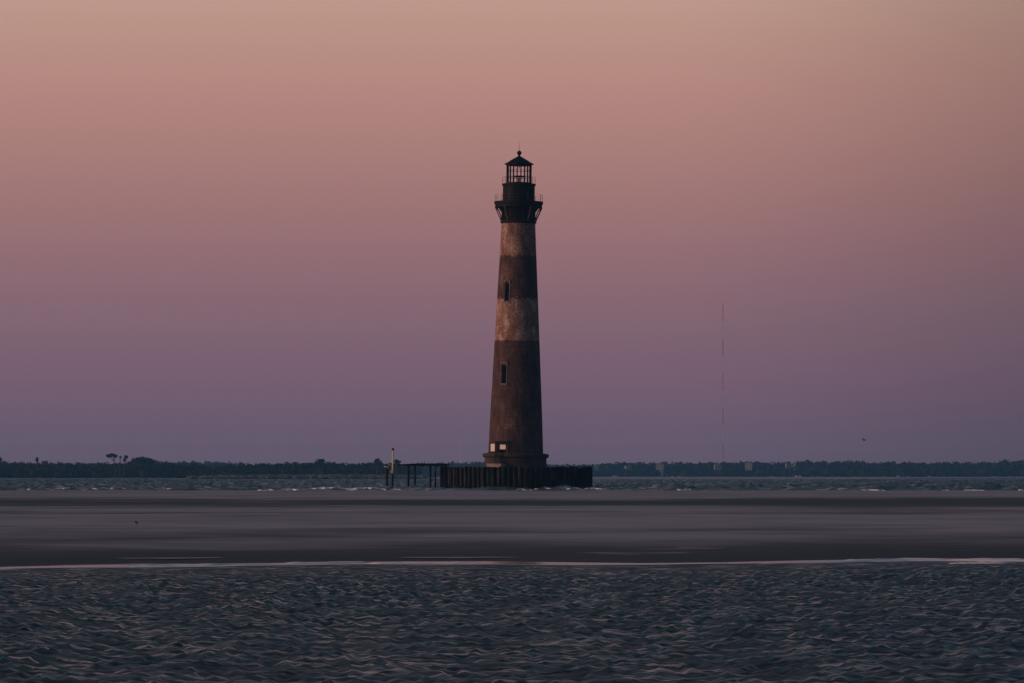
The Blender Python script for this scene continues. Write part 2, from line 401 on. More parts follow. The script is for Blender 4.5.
def breaker(px0, px1, py, hpx, d=None, seed=0):
    d = d or F * H / (py + .6 - YH)
    x0, x1 = X(px0, d), X(px1, d); nx = max(12, int((x1 - x0) / .12)); k = 7
    xs = np.linspace(x0, x1, nx); u = np.linspace(0, 1, nx); t = np.linspace(-1, 1, k)
    env = np.sin(u * math.pi) ** .5
    n = fbm(xs * .8, xs * 0 + seed, seed, 4)
    hh = hpx * d / F * env * (.25 + 1.2 * n)
    XX = np.repeat(xs[None], k, 0)
    YY = d + (n - .5)[None] * 3 + t[:, None] * .9 + (fbm(XX * 1.5, XX * 0 + t[:, None] * 2, seed, 3) - .5) * .8
    ZZ = .10 + (1 - t[:, None] ** 2) * .95 * hh[None] * (.6 + .8 * fbm(XX * 4, YY * 4, seed + 3, 2))
    ZZ[0] = -.25; ZZ[-1] = -.25
    g_ = fbm(xs * .8, xs * 0, seed + 8, 3); gapm = g_[:-1] > .30; ZZ[1:-1] = .02 + (ZZ[1:-1] - .02) * np.clip((g_ - .30) / .14, .05, 1)[None]
    return np.stack([XX, YY, ZZ], -1), np.repeat(gapm[None], k - 1, 0)
brk = []
for i, a in enumerate([(18, 34, 489.3, 1.2), (40, 47, 489, 1.0), (55, 78, 488.7, .8), (88, 128, 488.6, 1.1), (140, 178, 488.6, 1.1),
                       (258, 312, 490, 1.3), (306, 358, 489.4, 2.0), (345, 386, 489.2, 1.6), (384, 404, 489.8, 1.1), (405, 421, 488.6, 1.2), (424, 442, 489.8, 1.1),
                       (503, 532, 489.6, .9), (534, 552, 488.9, 1.0), (566, 576, 489.2, 1.0), (583, 603, 489.2, 1.4), (638, 646, 488.6, .9), (648, 658, 488.4, 1.2),
                       (670, 694, 489.6, 1.1), (735, 745, 489.4, 2.0), (748, 762, 489.0, 1.7), (836, 850, 490.0, 1.7), (852, 885, 490.6, 1.1), (930, 948, 490.4, 1.0),
                       (960, 985, 490.6, 1.1), (995, 1060, 491, 2.2), (60, 75, 484.6, .5), (200, 215, 485, .5), (820, 835, 486, .5), (690, 700, 485.5, .5), (-120, -40, 489, 1.4), (1080, 1180, 490, 1.4)]):
    brk.append(breaker(*a, seed=40 + i))
tag(foam_obj(brk, 'whitecaps'), 'broken white surf crests on the channel behind the sandbar', 'surf', kind='stuff')

# ------------------------------------------------------------------ tide pools on the sand
def pool(px0, px1, py, wpx, seed):
    d = 85.0
    for _ in range(8): d = F * (H - float(np.mean(sand_z(np.linspace(X(px0, d), X(px1, d), 30), np.full(30, d))))) / (py - YH)
    x0, x1 = X(px0, d), X(px1, d)
    n = 160; xs = np.linspace(x0, x1, n); u = np.linspace(0, 1, n)
    w = .75 * wpx * d * d / (F * H) * np.sin(u * math.pi) ** .5 * (.5 + 1.6 * fbm(xs * 2.2, xs * 0, seed, 4))
    mid = d + (fbm(xs * .4, xs * 0, seed + 1, 3) - .5) * 1.6
    k = 5; t = np.linspace(-.5, .5, k)
    XX = np.repeat(xs[None], k, 0); YY = mid[None] + t[:, None] * w[None]
    ZZ = np.full_like(XX, float(np.percentile(sand_z(XX, YY), 62)) + .002)
    return np.stack([XX, YY, ZZ], -1)
for i, a in enumerate([(118, 224, 558.0, 1.9, 3), (400, 522, 557.4, 2.0, 7), (575, 690, 552.4, 1.3, 13), (640, 726, 549.0, 1.2, 15), (600, 640, 554.0, .8, 19), (675, 705, 547.2, 1.0, 29)]):
    tag(grid_mesh('tide_pool', pool(*a), M['puddle']), kind='structure')

# ------------------------------------------------------------------ lighthouse
D = 580.0
LX = X(515.3, D)
lh = empty('lighthouse', (LX, D, 0), 'tall weathered brick lighthouse with faded light and dark bands and black iron lantern', 'lighthouse', rot=(0, R(.68), 0))
# base
mb = MB()
mb.lathe([(4.75, -1.2), (4.72, 1.0), (4.62, lz(467)), (4.45, lz(465)), (4.40, lz(458.2)), (4.62, lz(457.4)), (4.74, lz(456.6)), (4.74, lz(454.4)), (4.58, lz(453.8)), (4.02, lz(453.2))], 64)
base = mb.build('stone_base', M['stone'], lh)
# shaft, with openings left for the windows and the door
def shaft_r(z): return np.interp(z, [lz(454), lz(420), lz(335), lz(230), lz(222)], [3.93, 3.74, 3.17, 2.45, 2.40])
NS = 128
def win_angle(px, py):
    z = lz(py); c = LX + (z * math.tan(R(.68))); xx = X(px, D) - c
    return -math.pi / 2 + math.asin(max(-1, min(1, xx / float(shaft_r(z)))))
OPEN = []      # (column range, z range)
step = 2 * math.pi / NS
def opening(px, ybot, ytop, half):
    a = win_angle(px, (ybot + ytop) / 2) % (2 * math.pi); k = round(a / step)
    OPEN.append((k - half, k + half, lz(ybot), lz(ytop))); return k
kw1 = opening(507.6, 302.0, 284.0, 2)
kw2 = opening(504.2, 384.0, 366.0, 2)
kd = opening(502.5, 453.4, 444.5, 3)
zs = set(np.linspace(lz(453.2), lz(222), 100).tolist())
for o_ in OPEN: zs |= {o_[2], o_[3]}
zs = sorted(zs)
vs = []; fs = []; uvs = []
for z in zs:
    r = float(shaft_r(z))
    vs += [(r * math.cos(k * step), r * math.sin(k * step), z) for k in range(NS)]
def hole(k, za, zb):
    zm = (za + zb) / 2
    for a, b, z0, z1 in OPEN:
        if z0 - 1e-6 <= zm <= z1 + 1e-6 and any((a + j) % NS == k for j in range(b - a)): return True
    return False
for i in range(len(zs) - 1):
    for k in range(NS):
        if hole(k, zs[i], zs[i + 1]): continue
        k2 = (k + 1) % NS
        fs.append((i * NS + k, i * NS + k2, (i + 1) * NS + k2, (i + 1) * NS + k))
        uvs += [(k * .19, zs[i]), ((k + 1) * .19, zs[i]), ((k + 1) * .19, zs[i + 1]), (k * .19, zs[i + 1])]
# reveals of the openings
def ptc(k, z, inset=0.0):
    r = float(shaft_r(z)) - inset; return (r * math.cos(k * step), r * math.sin(k * step), z)
for a, b, z0, z1 in OPEN:
    for (p, q) in (((a, z0), (a, z1)), ((b, z1), (b, z0)), ((a, z1), (b, z1)), ((b, z0), (a, z0))):
        n0 = len(vs); vs += [ptc(*p), ptc(*q), ptc(*q, .55), ptc(*p, .55)]
        fs.append((n0, n0 + 1, n0 + 2, n0 + 3)); uvs += [(0, 0), (1, 0), (1, .5), (0, .5)]
me = bpy.data.meshes.new('brick_shaft'); me.from_pydata(vs, [], fs); me.update()
uvl = me.uv_layers.new(name='UVMap'); uvl.data.foreach_set('uv', [c for p in uvs for c in p])
me.materials.append(M['brick'])
shaft = bpy.data.objects.new('brick_shaft', me); COL.objects.link(shaft); shaft.parent = lh

def radial_box(mb, ang, r, z, tang, rad, hgt):
    mb.box((r * math.cos(ang), r * math.sin(ang), z), (rad, tang, hgt), ang)
def make_window(k, ybot, ytop, half):
    ang = k * step; z0, z1 = lz(ybot), lz(ytop); zm = (z0 + z1) / 2
    rt = float(shaft_r(z1)); rb = float(shaft_r(z0)); w = 2 * half * step * float(shaft_r(zm))
    m = MB(); n0 = [ptc(k - half, z0, .5), ptc(k + half, z0, .5), ptc(k + half, z1, .5), ptc(k - half, z1, .5)]
    n1 = [ptc(k - half, z0, .6), ptc(k + half, z0, .6), ptc(k + half, z1, .6), ptc(k - half, z1, .6)]
    m.add(n0 + n1, [(0, 1, 2, 3), (7, 6, 5, 4), (0, 4, 5, 1), (1, 5, 6, 2), (2, 6, 7, 3), (3, 7, 4, 0)])
    win = m.build('window', M['dark_void'], lh)
    for s in (-1, 1):                       # jambs
        m = MB(); a2 = ang + s * (half * step + .10 / rb)
        p0 = Vector((math.cos(a2), math.sin(a2), 0))
        m.tube([p0 * (rb + .01) + Vector((0, 0, z0)), p0 * (rt + .01) + Vector((0, 0, z1))], .08, 6)
        m.build('window_jamb', M['lintel'] if s > 0 else M['stone'], win)
    m = MB(); radial_box(m, ang, rb + .05, z0 - .10, w + .40, .30, .16)
    m.build('window_sill', M['lintel'], win)
    m = MB()                                # arched hood
    pts = []
    for i in range(9):
        u = -1 + 2 * i / 8; a2 = ang + u * (w / 2 + .22) / rt
        pts.append(((rt + .07) * math.cos(a2), (rt + .07) * math.sin(a2), z1 + .42 * math.sqrt(max(0, 1 - u * u * .96))))
    m.tube(pts, [.13] + [.17] * 7 + [.13], 8)
    m.build('window_hood', M['lintel'], win)
    m = MB(); radial_box(m, ang, rt - .45, zm, .06, .06, z1 - z0); radial_box(m, ang, (rt + rb) / 2 - .45, zm, w, .05, .06)
    m.build('window_bar', M['iron'], win)
make_window(kw1, 302.0, 284.0, 2); make_window(kw2, 384.0, 366.0, 2)

# entrance: dark doorway, pale boards, landing
ang = kd * step; z0, z1 = lz(453.4), lz(444.5); rr_ = float(shaft_r(z0))
m = MB(); n0 = [ptc(kd - 3, z0, .5), ptc(kd + 3, z0, .5), ptc(kd + 3, z1, .5), ptc(kd - 3, z1, .5)]; n1 = [ptc(kd - 3, z0, .6), ptc(kd + 3, z0, .6), ptc(kd + 3, z1, .6), ptc(kd - 3, z1, .6)]
m.add(n0 + n1, [(0, 1, 2, 3), (7, 6, 5, 4), (0, 4, 5, 1), (1, 5, 6, 2), (2, 6, 7, 3), (3, 7, 4, 0)])
door = m.build('doorway', M['dark_void'], lh)
m = MB()
for s in (-1, 1): radial_box(m, ang + s * (3 * step + .09), rr_ + .02, (z0 + z1) / 2 + .05, .22, .3, z1 - z0 + .1)
radial_box(m, ang, rr_ + .05, z1 + .28, 2.1, .42, .34)
m.build('door_frame', M['iron_rust'], door)
m = MB(); radial_box(m, ang, rr_ - .02, z1 - .40, .92, .05, .66); m.build('door_board', M['panel'], door)
aw = win_angle(493.3, 448)
m = MB(); radial_box(m, aw, float(shaft_r(lz(448))) + .06, lz(447.9), .98, .07, 1.08)
brd = m.build('white_board', M['panel'], lh)
m = MB(); radial_box(m, aw, float(shaft_r(lz(448))) + .07, lz(443.6), 1.3, .16, .14); m.build('board_frame', M['iron'], brd); m = MB(); radial_box(m, aw, float(shaft_r(lz(448))) + .07, lz(452.2), 1.3, .16, .14)
m.build('board_frame', M['iron'], brd)
al = -math.pi / 2 + math.asin((496.8 - 516.4) / 37.0)
m = MB(); radial_box(m, al, 5.15, lz(465.4), 2.4, 1.3, .42); radial_box(m, al, 5.45, lz(467.6), 2.0, 1.2, .3)
m.build('entrance_landing', M['concrete'], lh)
m = MB()
for s in (-1, 1):
    p0 = Vector((math.cos(al + .03 + s * .115), math.sin(al + .03 + s * .115), 0))
    m.tube([p0 * 5.3 + Vector((0, 0, lz(465))), p0 * 4.78 + Vector((0, 0, lz(455)))], .05, 6)
for i in range(9):
    t = i / 8; radial_box(m, al + .03, 5.3 - .50 * t, lz(465) + (lz(455) - lz(465)) * t, 1.15, .22, .10)
m.build('entrance_stair', M['iron'], lh)
# iron stair rail stub right of the door
m = MB(); ad = ang + .36
for dz in (0, 1): radial_box(m, ad, rr_ + .22, lz(449) + dz * .5, .5, .04, .04)
for s in (-.22, .22): radial_box(m, ad + s / rr_, rr_ + .2, lz(449) + .1, .05, .05, 1.7)
m.build('door_rail', M['rail'], lh)

# top of the shaft and iron watch room
mb = MB(); mb.lathe([(2.40, lz(223.6)), (2.52, lz(223.2)), (2.58, lz(222.6)), (2.58, lz(221.0)), (2.46, lz(220.4)), (2.20, lz(220.2))], 64); mb.build('collar_ring', M['iron'], lh)
mb = MB(); n = 64; prof = []
mb.lathe([(2.33, lz(220.6)), (2.30, lz(208))], 48)
for k in range(16):
    a = k * math.pi / 8; radial_box(mb, a, 2.36, lz(214.2), .16, .14, lz(208.2) - lz(220.2))
mb.build('service_room', M['iron_rust'], lh)
mb = MB(); mb.lathe([(2.3, lz(208.2)), (3.28, lz(207.6)), (3.36, lz(206.6)), (3.36, lz(204.6)), (3.46, lz(204.2)), (3.50, lz(202.6)), (3.50, lz(201.4)), (2.2, lz(201.2))], 64)
deck = mb.build('gallery_deck', M['iron'], lh)
for k in range(16):
    a = (k + .5) * math.pi / 8; c, s = math.cos(a), math.sin(a)
    m = MB()
    m.tube([(2.5 * c, 2.5 * s, lz(219.5)), (2.62 * c, 2.62 * s, lz(215)), (2.90 * c, 2.90 * s, lz(210.5)), (3.30 * c, 3.30 * s, lz(207.6))], .085, 6)
    m.tube([(2.36 * c, 2.36 * s, lz(212.5)), (2.85 * c, 2.85 * s, lz(208))], .06, 6)
    m.build('gallery_bracket', M['iron'], lh)
for k in (0, 2, 5, 7, 8, 10, 13, 15):                    # outer stay rods to the deck edge
    a = k * math.pi / 8 + .15
    m = MB(); m.tube([(2.56 * math.cos(a), 2.56 * math.sin(a), lz(220.5)), (3.42 * math.cos(a), 3.42 * math.sin(a), lz(207))], .06, 5); m.build('stay_rod', M['lintel'], lh)
def railing(r, z, h, n, name, skip=(), rad=.028):
    m = MB()
    for k in range(n):
        if k in skip: continue
        a = k * 2 * math.pi / n
        m.tube([(r * math.cos(a), r * math.sin(a), z), (r * math.cos(a), r * math.sin(a), z + h)], rad, 5)
    for hh in (.5, 1.0):
        pts = [(r * math.cos(2 * math.pi * k / 48), r * math.sin(2 * math.pi * k / 48), z + h * hh) for k in range(49)]
        m.tube(pts, .013, 4)
    m.build(name, M['rail'], lh)
railing(3.38, lz(201.5), 1.0, 16, 'gallery_railing', (3, 9, 12, 14))
mb = MB(); mb.lathe([(2.24, lz(201.6)), (2.24, lz(186)), (2.40, lz(185.4)), (2.42, lz(183.6)), (2.32, lz(183.4))], 48)
for k in range(10):
    a = k * math.pi / 5; radial_box(mb, a, 2.25, lz(193.5), .10, .07, lz(186.4) - lz(201))
mb.build('watch_room', M['iron'], lh)
railing(2.34, lz(183.5), .95, 10, 'lantern_gallery_railing', (2, 7), .024)
# lantern: ten mullions, glazing bars, remains of the light inside
RL = 1.74
mb = MB(); mb.lathe([(RL + .06, lz(183.6)), (RL + .06, lz(182.4)), (RL - .1, lz(182.3))], 10); mb.build('lantern_sill', M['iron'], lh)
NLm = 10
for k in range(NLm):
    a = k * 2 * math.pi / NLm + R(18) / 2; m = MB()
    radial_box(m, a, RL, (lz(183) + lz(163.5)) / 2, .15, .17, lz(163.5) - lz(183)); m.build('lantern_mullion', M['iron'], lh)
for py in (176.8, 170.2):
    m = MB()
    for k in range(NLm):
        a0 = k * 2 * math.pi / NLm + R(9); a1 = a0 + 2 * math.pi / NLm
        m.tube([(RL * math.cos(a0), RL * math.sin(a0), lz(py)), (RL * math.cos(a1), RL * math.sin(a1), lz(py))], .035, 5)
    m.build('glazing_bar', M['iron'], lh)
mb = MB(); mb.lathe([(RL + .08, lz(165.2)), (RL + .1, lz(164.4)), (2.06, lz(164.2)), (2.10, lz(163.2)), (1.72, lz(162.2)), (1.20, lz(159.8)), (.72, lz(157.8)), (.30, lz(156.2)), (.16, lz(155.4)), (.16, lz(154.2))], 10)
roof = mb.build('lantern_roof', M['iron'], lh)
mb = MB(); rb_ = .33; zc = lz(152.4)
mb.lathe([(.16, lz(154.6))] + [(rb_ * math.cos(t), zc + rb_ * math.sin(t)) for t in np.linspace(-1.1, 1.5, 10)], 20); mb.build('ball_finial', M['iron'], roof, True)
mb = MB(); mb.tube([(0, 0, lz(150.5)), (0, 0, lz(142))], [.035, .018], 6); mb.build('lightning_rod', M['rail'], roof)
mb = MB()
mb.lathe([(.14, lz(183.4)), (.14, lz(177.4))], 10); mb.lathe([(.80, lz(176.6)), (.80, lz(175.4))], 16)
hb = MB(); hb.tube([(0, 0, lz(165)), (0, 0, lz(168))], .07, 6); hb.build('roof_hook', M['iron'], lh)
for k in range(4): mb.tube([(.7 * math.cos(k * 1.57), .7 * math.sin(k * 1.57), lz(183)), (.7 * math.cos(k * 1.57), .7 * math.sin(k * 1.57), lz(176))], .04, 5)
mb.build('lamp_stand', M['iron'], lh)

# ------------------------------------------------------------------ sheet pile ring round the base
CXW = X(516.4, D)
wl = empty('sheet_pile_wall', (CXW, D, 0), 'dark round wall of ribbed steel sheet piling around the lighthouse base', 'wall')
RW = 10.72; NP = 88
def ring_prof(r0, amp):
    out = []
    for k in range(NP):
        for f_, o_ in ((0, -1), (.30, -1), (.48, 1), (.80, 1)):
            a = (k + f_) * 2 * math.pi / NP; out.append((a, r0 + amp * o_))
    return out
pr = ring_prof(RW, .14); n = len(pr)
mb = MB(); vs = []; TOPW = lz(467.2)
jit = [random.choice((-.16, -.03, 0, 0, .02, .05, .10)) + random.uniform(-.03, .03) for _ in range(NP)]; rad_j = [random.uniform(-.05, .05) for _ in range(NP)]
for rr, zz in ((0, -1.3), (0, None), (-.10, None), (-.10, -1.3)):
    for i, (a, r) in enumerate(pr):
        rj = rr + rad_j[i // 4]; vs.append(((r + rj) * math.cos(a), (r + rj) * math.sin(a), zz if zz is not None else TOPW + jit[i // 4]))
fs = []
for j in range(4):
    j2 = (j + 1) % 4
    for i in range(n):
        i2 = (i + 1) % n; fs.append((j * n + i, j * n + i2, j2 * n + i2, j2 * n + i))
mb.add(vs, fs); mb.build('sheet_piling', M['sheet_pile'], wl)
mb = MB(); mb.lathe([(10.45, TOPW - .45), (10.45, TOPW - .22), (10.2, TOPW - .22), (10.2, TOPW - .45)], 88, True); mb.build('waler_beam', M['iron_rust'], wl)
mb = MB(); mb.lathe([(10.42, -1.2), (10.42, TOPW - .75), (4.8, TOPW - .65)], 72); mb.build('concrete_fill', M['concrete'], wl)

# ------------------------------------------------------------------ remains of the pier
def pile(mb, px, ytop, d, r=.15, lean=0.0, ybot=491):
    mb.tube([(X(px, d), d, -1.0), (X(px + lean, d), d, (Z0 - ytop) / S * d / D)], [r * 1.08, r], 10)
DP = 576.0
pc = X(422, DP)
pier = empty('pier', (pc, DP, 0), 'ruined dark timber pier with bare deck beams left of the sheet pile wall', 'pier')
def local(mb):
    mb.v = [(x - pc, y - DP, z) for x, y, z in mb.v]; return mb
for px, yt, dy, r, ln in ((408.4, 465.2, -1.0, .15, .3), (415.0, 465.2, .8, .13, 0), (430.6, 465.2, -1.0, .15, -.2), (435.2, 465.2, .9, .12, .5), (441.6, 465.4, -.6, .14, 0), (446.0, 466, .9, .14, 0)):
    m = MB(); pile(m, px, yt, DP + dy, r, ln); local(m).build('pile', M['timber'], pier)
m = MB(); x0, x1 = X(404, DP), X(449, DP)
m.box(((x0 + x1) / 2, DP - 1.0, lz(464.9)), (x1 - x0, .28, .26)); local(m).build('deck_beam', M['timber'], pier)
m = MB(); x0b = X(397.5, DP)
m.box(((x0b + x1) / 2, DP + .85, lz(465.1)), (x1 - x0b, .26, .24)); local(m).build('deck_beam', M['timber'], pier)
for px in (408.4, 415, 423, 430.6, 438, 445):
    m = MB(); m.box((X(px, DP), DP, lz(466.2)), (.26, 2.6, .24)); local(m).build('cross_beam', M['timber'], pier)
m = MB(); m.box((X(428, DP), DP + .05, lz(463.9)), (X(446, DP) - X(410, DP), 1.2, .08)); local(m).build('deck_planking', M['timber'], pier)
m = MB(); m.tube([(X(432, DP), DP - .3, lz(481)), (X(436.4, DP), DP - .2, lz(466.5))], .09, 6); local(m).build('diagonal_brace', M['timber_pale'], pier)

DM = 574.0
pl = empty('mooring_pile', (X(387, DM), DM, 0), 'short black mooring pile with a gull on top, at the seaward end of the pier', 'pile')
m = MB(); m.tube([(0, 0, -1), (.03, 0, lz(468.6))], [.19, .17], 10); m.build('post', M['timber'], pl)
m = MB(); m.box((0, 0, lz(482)), (.5, .5, .14)); m.build('collar', M['timber_pale'], pl)
# the gull on it: white body, dark folded wings
gz = lz(468.6)
gl = empty('gull', (X(387, DM) + .03, DM, gz), 'dark backed gull with white breast perched on the mooring pile', 'bird', rot=(0, 0, R(12)))
gl.scale = (1.35, 1.35, 1.45)
m = MB(); m.tube([(-.36, 0, .24), (-.22, 0, .21), (-.05, 0, .19), (.12, 0, .22), (.20, 0, .30), (.26, 0, .36), (.32, 0, .36)], [.02, .07, .115, .12, .085, .065, .02], 12)
body = m.build('body', M['feather_white'], gl, True)
m = MB()
for s in (-1, 1): m.tube([(.16, s * .075, .29), (0, s * .10, .28), (-.2, s * .07, .27), (-.44, s * .03, .27)], [.03, .055, .045, .01], 8)
m.build('wing', M['feather_dark'], gl, True)
m = MB(); m.tube([(.31, 0, .36), (.40, 0, .34)], [.018, .006], 6); m.build('beak', M['orange'], gl)
for s in (-1, 1):
    m = MB(); m.tube([(.02, s * .04, 0), (.02, s * .04, .10)], .012, 5); m.build('leg', M['orange'], gl)

mk = empty('marker_pole', (X(392.6, DM), DM, 0), 'slim yellow marker pole with round faded disc, on a dark pile beside the pier', 'pole')
m = MB(); m.tube([(0, 0, -1), (0, 0, lz(473.5))], [.17, .15], 10); m.build('pile', M['timber'], mk)
m = MB(); m.tube([(0, 0, lz(473.6)), (.05, 0, lz(450.6))], [.12, .10], 8); m.build('pole', M['yellow'], mk)
m = MB(); m.lathe([(.10, lz(450.8)), (.17, lz(450.5)), (.17, lz(448.9)), (.05, lz(448.2))], 10); o = m.build('lamp', M['iron_rust'], mk); o.location.x = .05
m = MB(); m.lathe([(.0, -.04), (.22, -.04), (.26, 0), (.22, .04), (0, .04)], 20); o = m.build('marker_disc', M['orange'], mk); o.location = (-.06, -.18, lz(471.8)); o.rotation_euler = (R(90), 0, 0)

# ------------------------------------------------------------------ birds
def flying_bird(px, py, d, span):
    o = empty('bird', (X(px, d), d, Z(py, d)), 'small dark bird flying alone in the sky at right above the far shore', 'bird', rot=(R(10), R(-22), R(55)))
    m = MB(); s = span
    m.tube([(-.30 * s, 0, -.02), (-.15 * s, 0, 0), (.05 * s, 0, .0), (.2 * s, 0, .02), (.27 * s, 0, .01)], [.015, .09 * s, .14 * s, .10 * s, .02], 10); m.build('body', M['feather_dark'], o, True)
    for sd, up in ((1, .9), (-1, .55)):
        m = MB(); t = .045
        a = [(.12 * s, sd * .03, .02), (-.10 * s, sd * .03, .02), (-.10 * s, sd * .24 * s, up * .28 * s), (.10 * s, sd * .24 * s, up * .28 * s), (-.14 * s, sd * .50 * s, up * .50 * s)]
        m.add([(x, y, z + t) for x, y, z in a] + [(x, y, z - t) for x, y, z in a], [(0, 1, 2, 3), (3, 2, 4), (8, 7, 6, 5), (9, 7, 8), (0, 5, 6, 1), (1, 6, 7, 2), (2, 7, 9, 4), (4, 9, 8, 3), (3, 8, 5, 0)])
        m.build('wing', M['feather_dark'], o)
flying_bird(864, 440.3, 620, .75)
def shorebird(px, py):
    d = 155.0
    for _ in range(6): d = F * (H - float(sand_z(np.array([X(px, d)]), np.array([d]))[0])) / (py - YH)
    o = empty('shorebird', (X(px, d), d, float(sand_z(np.array([X(px, d)]), np.array([d]))[0])), 'tiny dark shorebird standing alone on the grey sand at left', 'bird', rot=(0, 0, R(118)))
    o.scale = (.8, .8, .8)
    m = MB(); m.tube([(-.13, 0, .10), (-.06, 0, .11), (.03, 0, .125), (.08, 0, .16), (.11, 0, .165)], [.008, .035, .042, .025, .012], 8); m.build('body', M['feather_dark'], o, True)
    m = MB(); m.tube([(.11, 0, .165), (.17, 0, .15)], [.008, .003], 5); m.build('beak', M['feather_dark'], o)
    for s in (-1, 1):
        m = MB(); m.tube([(.0, s * .02, 0), (0, s * .02, .09)], .006, 5); m.build('leg', M['feather_dark'], o)
shorebird(136.8, 525.6)

# ------------------------------------------------------------------ far shore woods
def leaf_cloud(V, Fc, c, rad, n, size):
    """random leaf-clump quads through an ellipsoid volume."""
    for _ in range(n):
        while True:
            p = [random.uniform(-1, 1) for _ in range(3)]
            q = sum(k * k for k in p)
            if .18 < q < 1: break
        px, py, pz = (c[i] + p[i] * rad[i] for i in range(3))
        a, b_ = random.uniform(0, 6.28), random.uniform(-.9, .9)
        u = Vector((math.cos(a), math.sin(a), random.uniform(-.4, .4))) * size * random.uniform(.6, 1.3)
        v = Vector((-math.sin(a) * math.sin(b_), math.cos(a) * math.sin(b_), math.cos(b_))) * size * random.uniform(.5, 1.1)
        o = Vector((px, py, pz)); i = len(V)
        V += [tuple(o - u - v * .6), tuple(o + u - v), tuple(o + u * .7 + v), tuple(o - u * .8 + v * .8)]; Fc.append((i, i + 1, i + 2, i + 3))
def mound(V, Fc, c, rad, n=9):
    """irregular solid heart of a crown, so a wood is not see-through"""
    i0 = len(V)
    for j in range(6):
        t = -.5 * math.pi + math.pi * j / 5
        for k in range(n):
            a = 2 * math.pi * k / n; w = random.uniform(.72, .98)
            V.append((c[0] + rad[0] * w * math.cos(t) * math.cos(a), c[1] + rad[1] * w * math.cos(t) * math.sin(a), c[2] + rad[2] * w * math.sin(t)))
    for j in range(5):
        for k in range(n):
            k2 = (k + 1) % n; Fc.append((i0 + j * n + k, i0 + j * n + k2, i0 + (j + 1) * n + k2, i0 + (j + 1) * n + k))
def wood(name, d, depth, px0, px1, prof, spacing, label, leaf, cat='woodland', nleaf=46, dips=()):
    V = []; Fc = []
    pxs = [p[0] for p in prof]; pys = [p[1] for p in prof]
    rows = 4
    for r_ in range(rows):
        dd = d + depth * r_ / (rows - 1); x = X(px0, d)
        while x < X(px1, d):
            px = CX + x / d * F; top = Z(float(np.interp(px, pxs, pys)), d) * random.uniform(.88, 1.0) * (.62, .82, .96, 1.0)[r_]
            if r_ < 2 and any(abs(px - q) < w for q, w in dips): top *= .74
            w = random.uniform(.7, 1.5) * spacing
            c = (x + random.uniform(-1, 1) * spacing * .4, dd + random.uniform(-6, 6), top * .52)
            rad = (w, w, top * .5)
            mound(V, Fc, c, (w * .82, w * .82, top * .46)); leaf_cloud(V, Fc, c, rad, nleaf, leaf)
            leaf_cloud(V, Fc, (c[0], c[1], top * .84), (w * .9, w * .9, top * .17), nleaf // 2, leaf * .8)
            x += spacing * random.uniform(.7, 1.4)
    me = bpy.data.meshes.new(name); me.from_pydata(V, [], Fc); me.update(); me.materials.append(M['foliage'])
    o = bpy.data.objects.new(name, me); COL.objects.link(o); return tag(o, label, cat, kind='stuff')
M['mist_band'] = simple('pale_mist_grass', (.11, .12, .11), (.17, .18, .165), .3, .9, .1, spec=.1)  # pale colour stands in for the mist at the foot of the left trees
LP = [(-250, 461), (-40, 460.5), (0, 460.4), (20, 462), (40, 461), (60, 462), (80, 462), (105, 462), (124, 461), (133, 459.4), (150, 459.2), (160, 461), (182, 462.5), (192, 464.5), (214, 466), (228, 463.4), (240, 463), (262, 462.4), (285, 461.6), (300, 462), (316, 460.6), (330, 460.6), (345, 462.4), (362, 461.6), (385, 462), (400, 464), (430, 468)]
wood('shore_woodland', 2330, 60, -260, 418, LP, 4.2, 'long dark belt of evergreen trees on the far shore at left', .8)
FP = [(-300, 462), (150, 462), (180, 461), (205, 460.4), (235, 462), (300, 464), (380, 463.5), (400, 462.4), (420, 461.5), (440, 462), (455, 460.8), (470, 461.6), (485, 460.5), (500, 462), (540, 463), (575, 463.2), (600, 462.6), (612, 461), (640, 461.2), (652, 462.2), (670, 461), (690, 462), (715, 460.8), (740, 461.4), (748, 460), (770, 461), (790, 461.4), (806, 459.8), (820, 460), (850, 459.8), (870, 460.8), (895, 459.9), (920, 461), (950, 461), (975, 461.2), (1000, 459.6), (1030, 458.8), (1300, 460)]
o = wood('mist_strip', 2290, 14, 192, 424, [(150, 476.5), (195, 475.6), (225, 474.6), (300, 474.2), (400, 474.4), (430, 476)], 2.4, 'pale low grassy strip standing in for mist in front of the left shore trees', .5, nleaf=26)
o.data.materials[0] = M['mist_band']
HS = [(596, 5), (628, 5), (660, 6), (717, 7), (750, 6), (788, 5)]
wood('distant_woodland', 3650, 70, 60, 1290, FP, 7.0, 'hazy blue green belt of trees on the farthest shore at right', 1.3, nleaf=34, dips=HS)

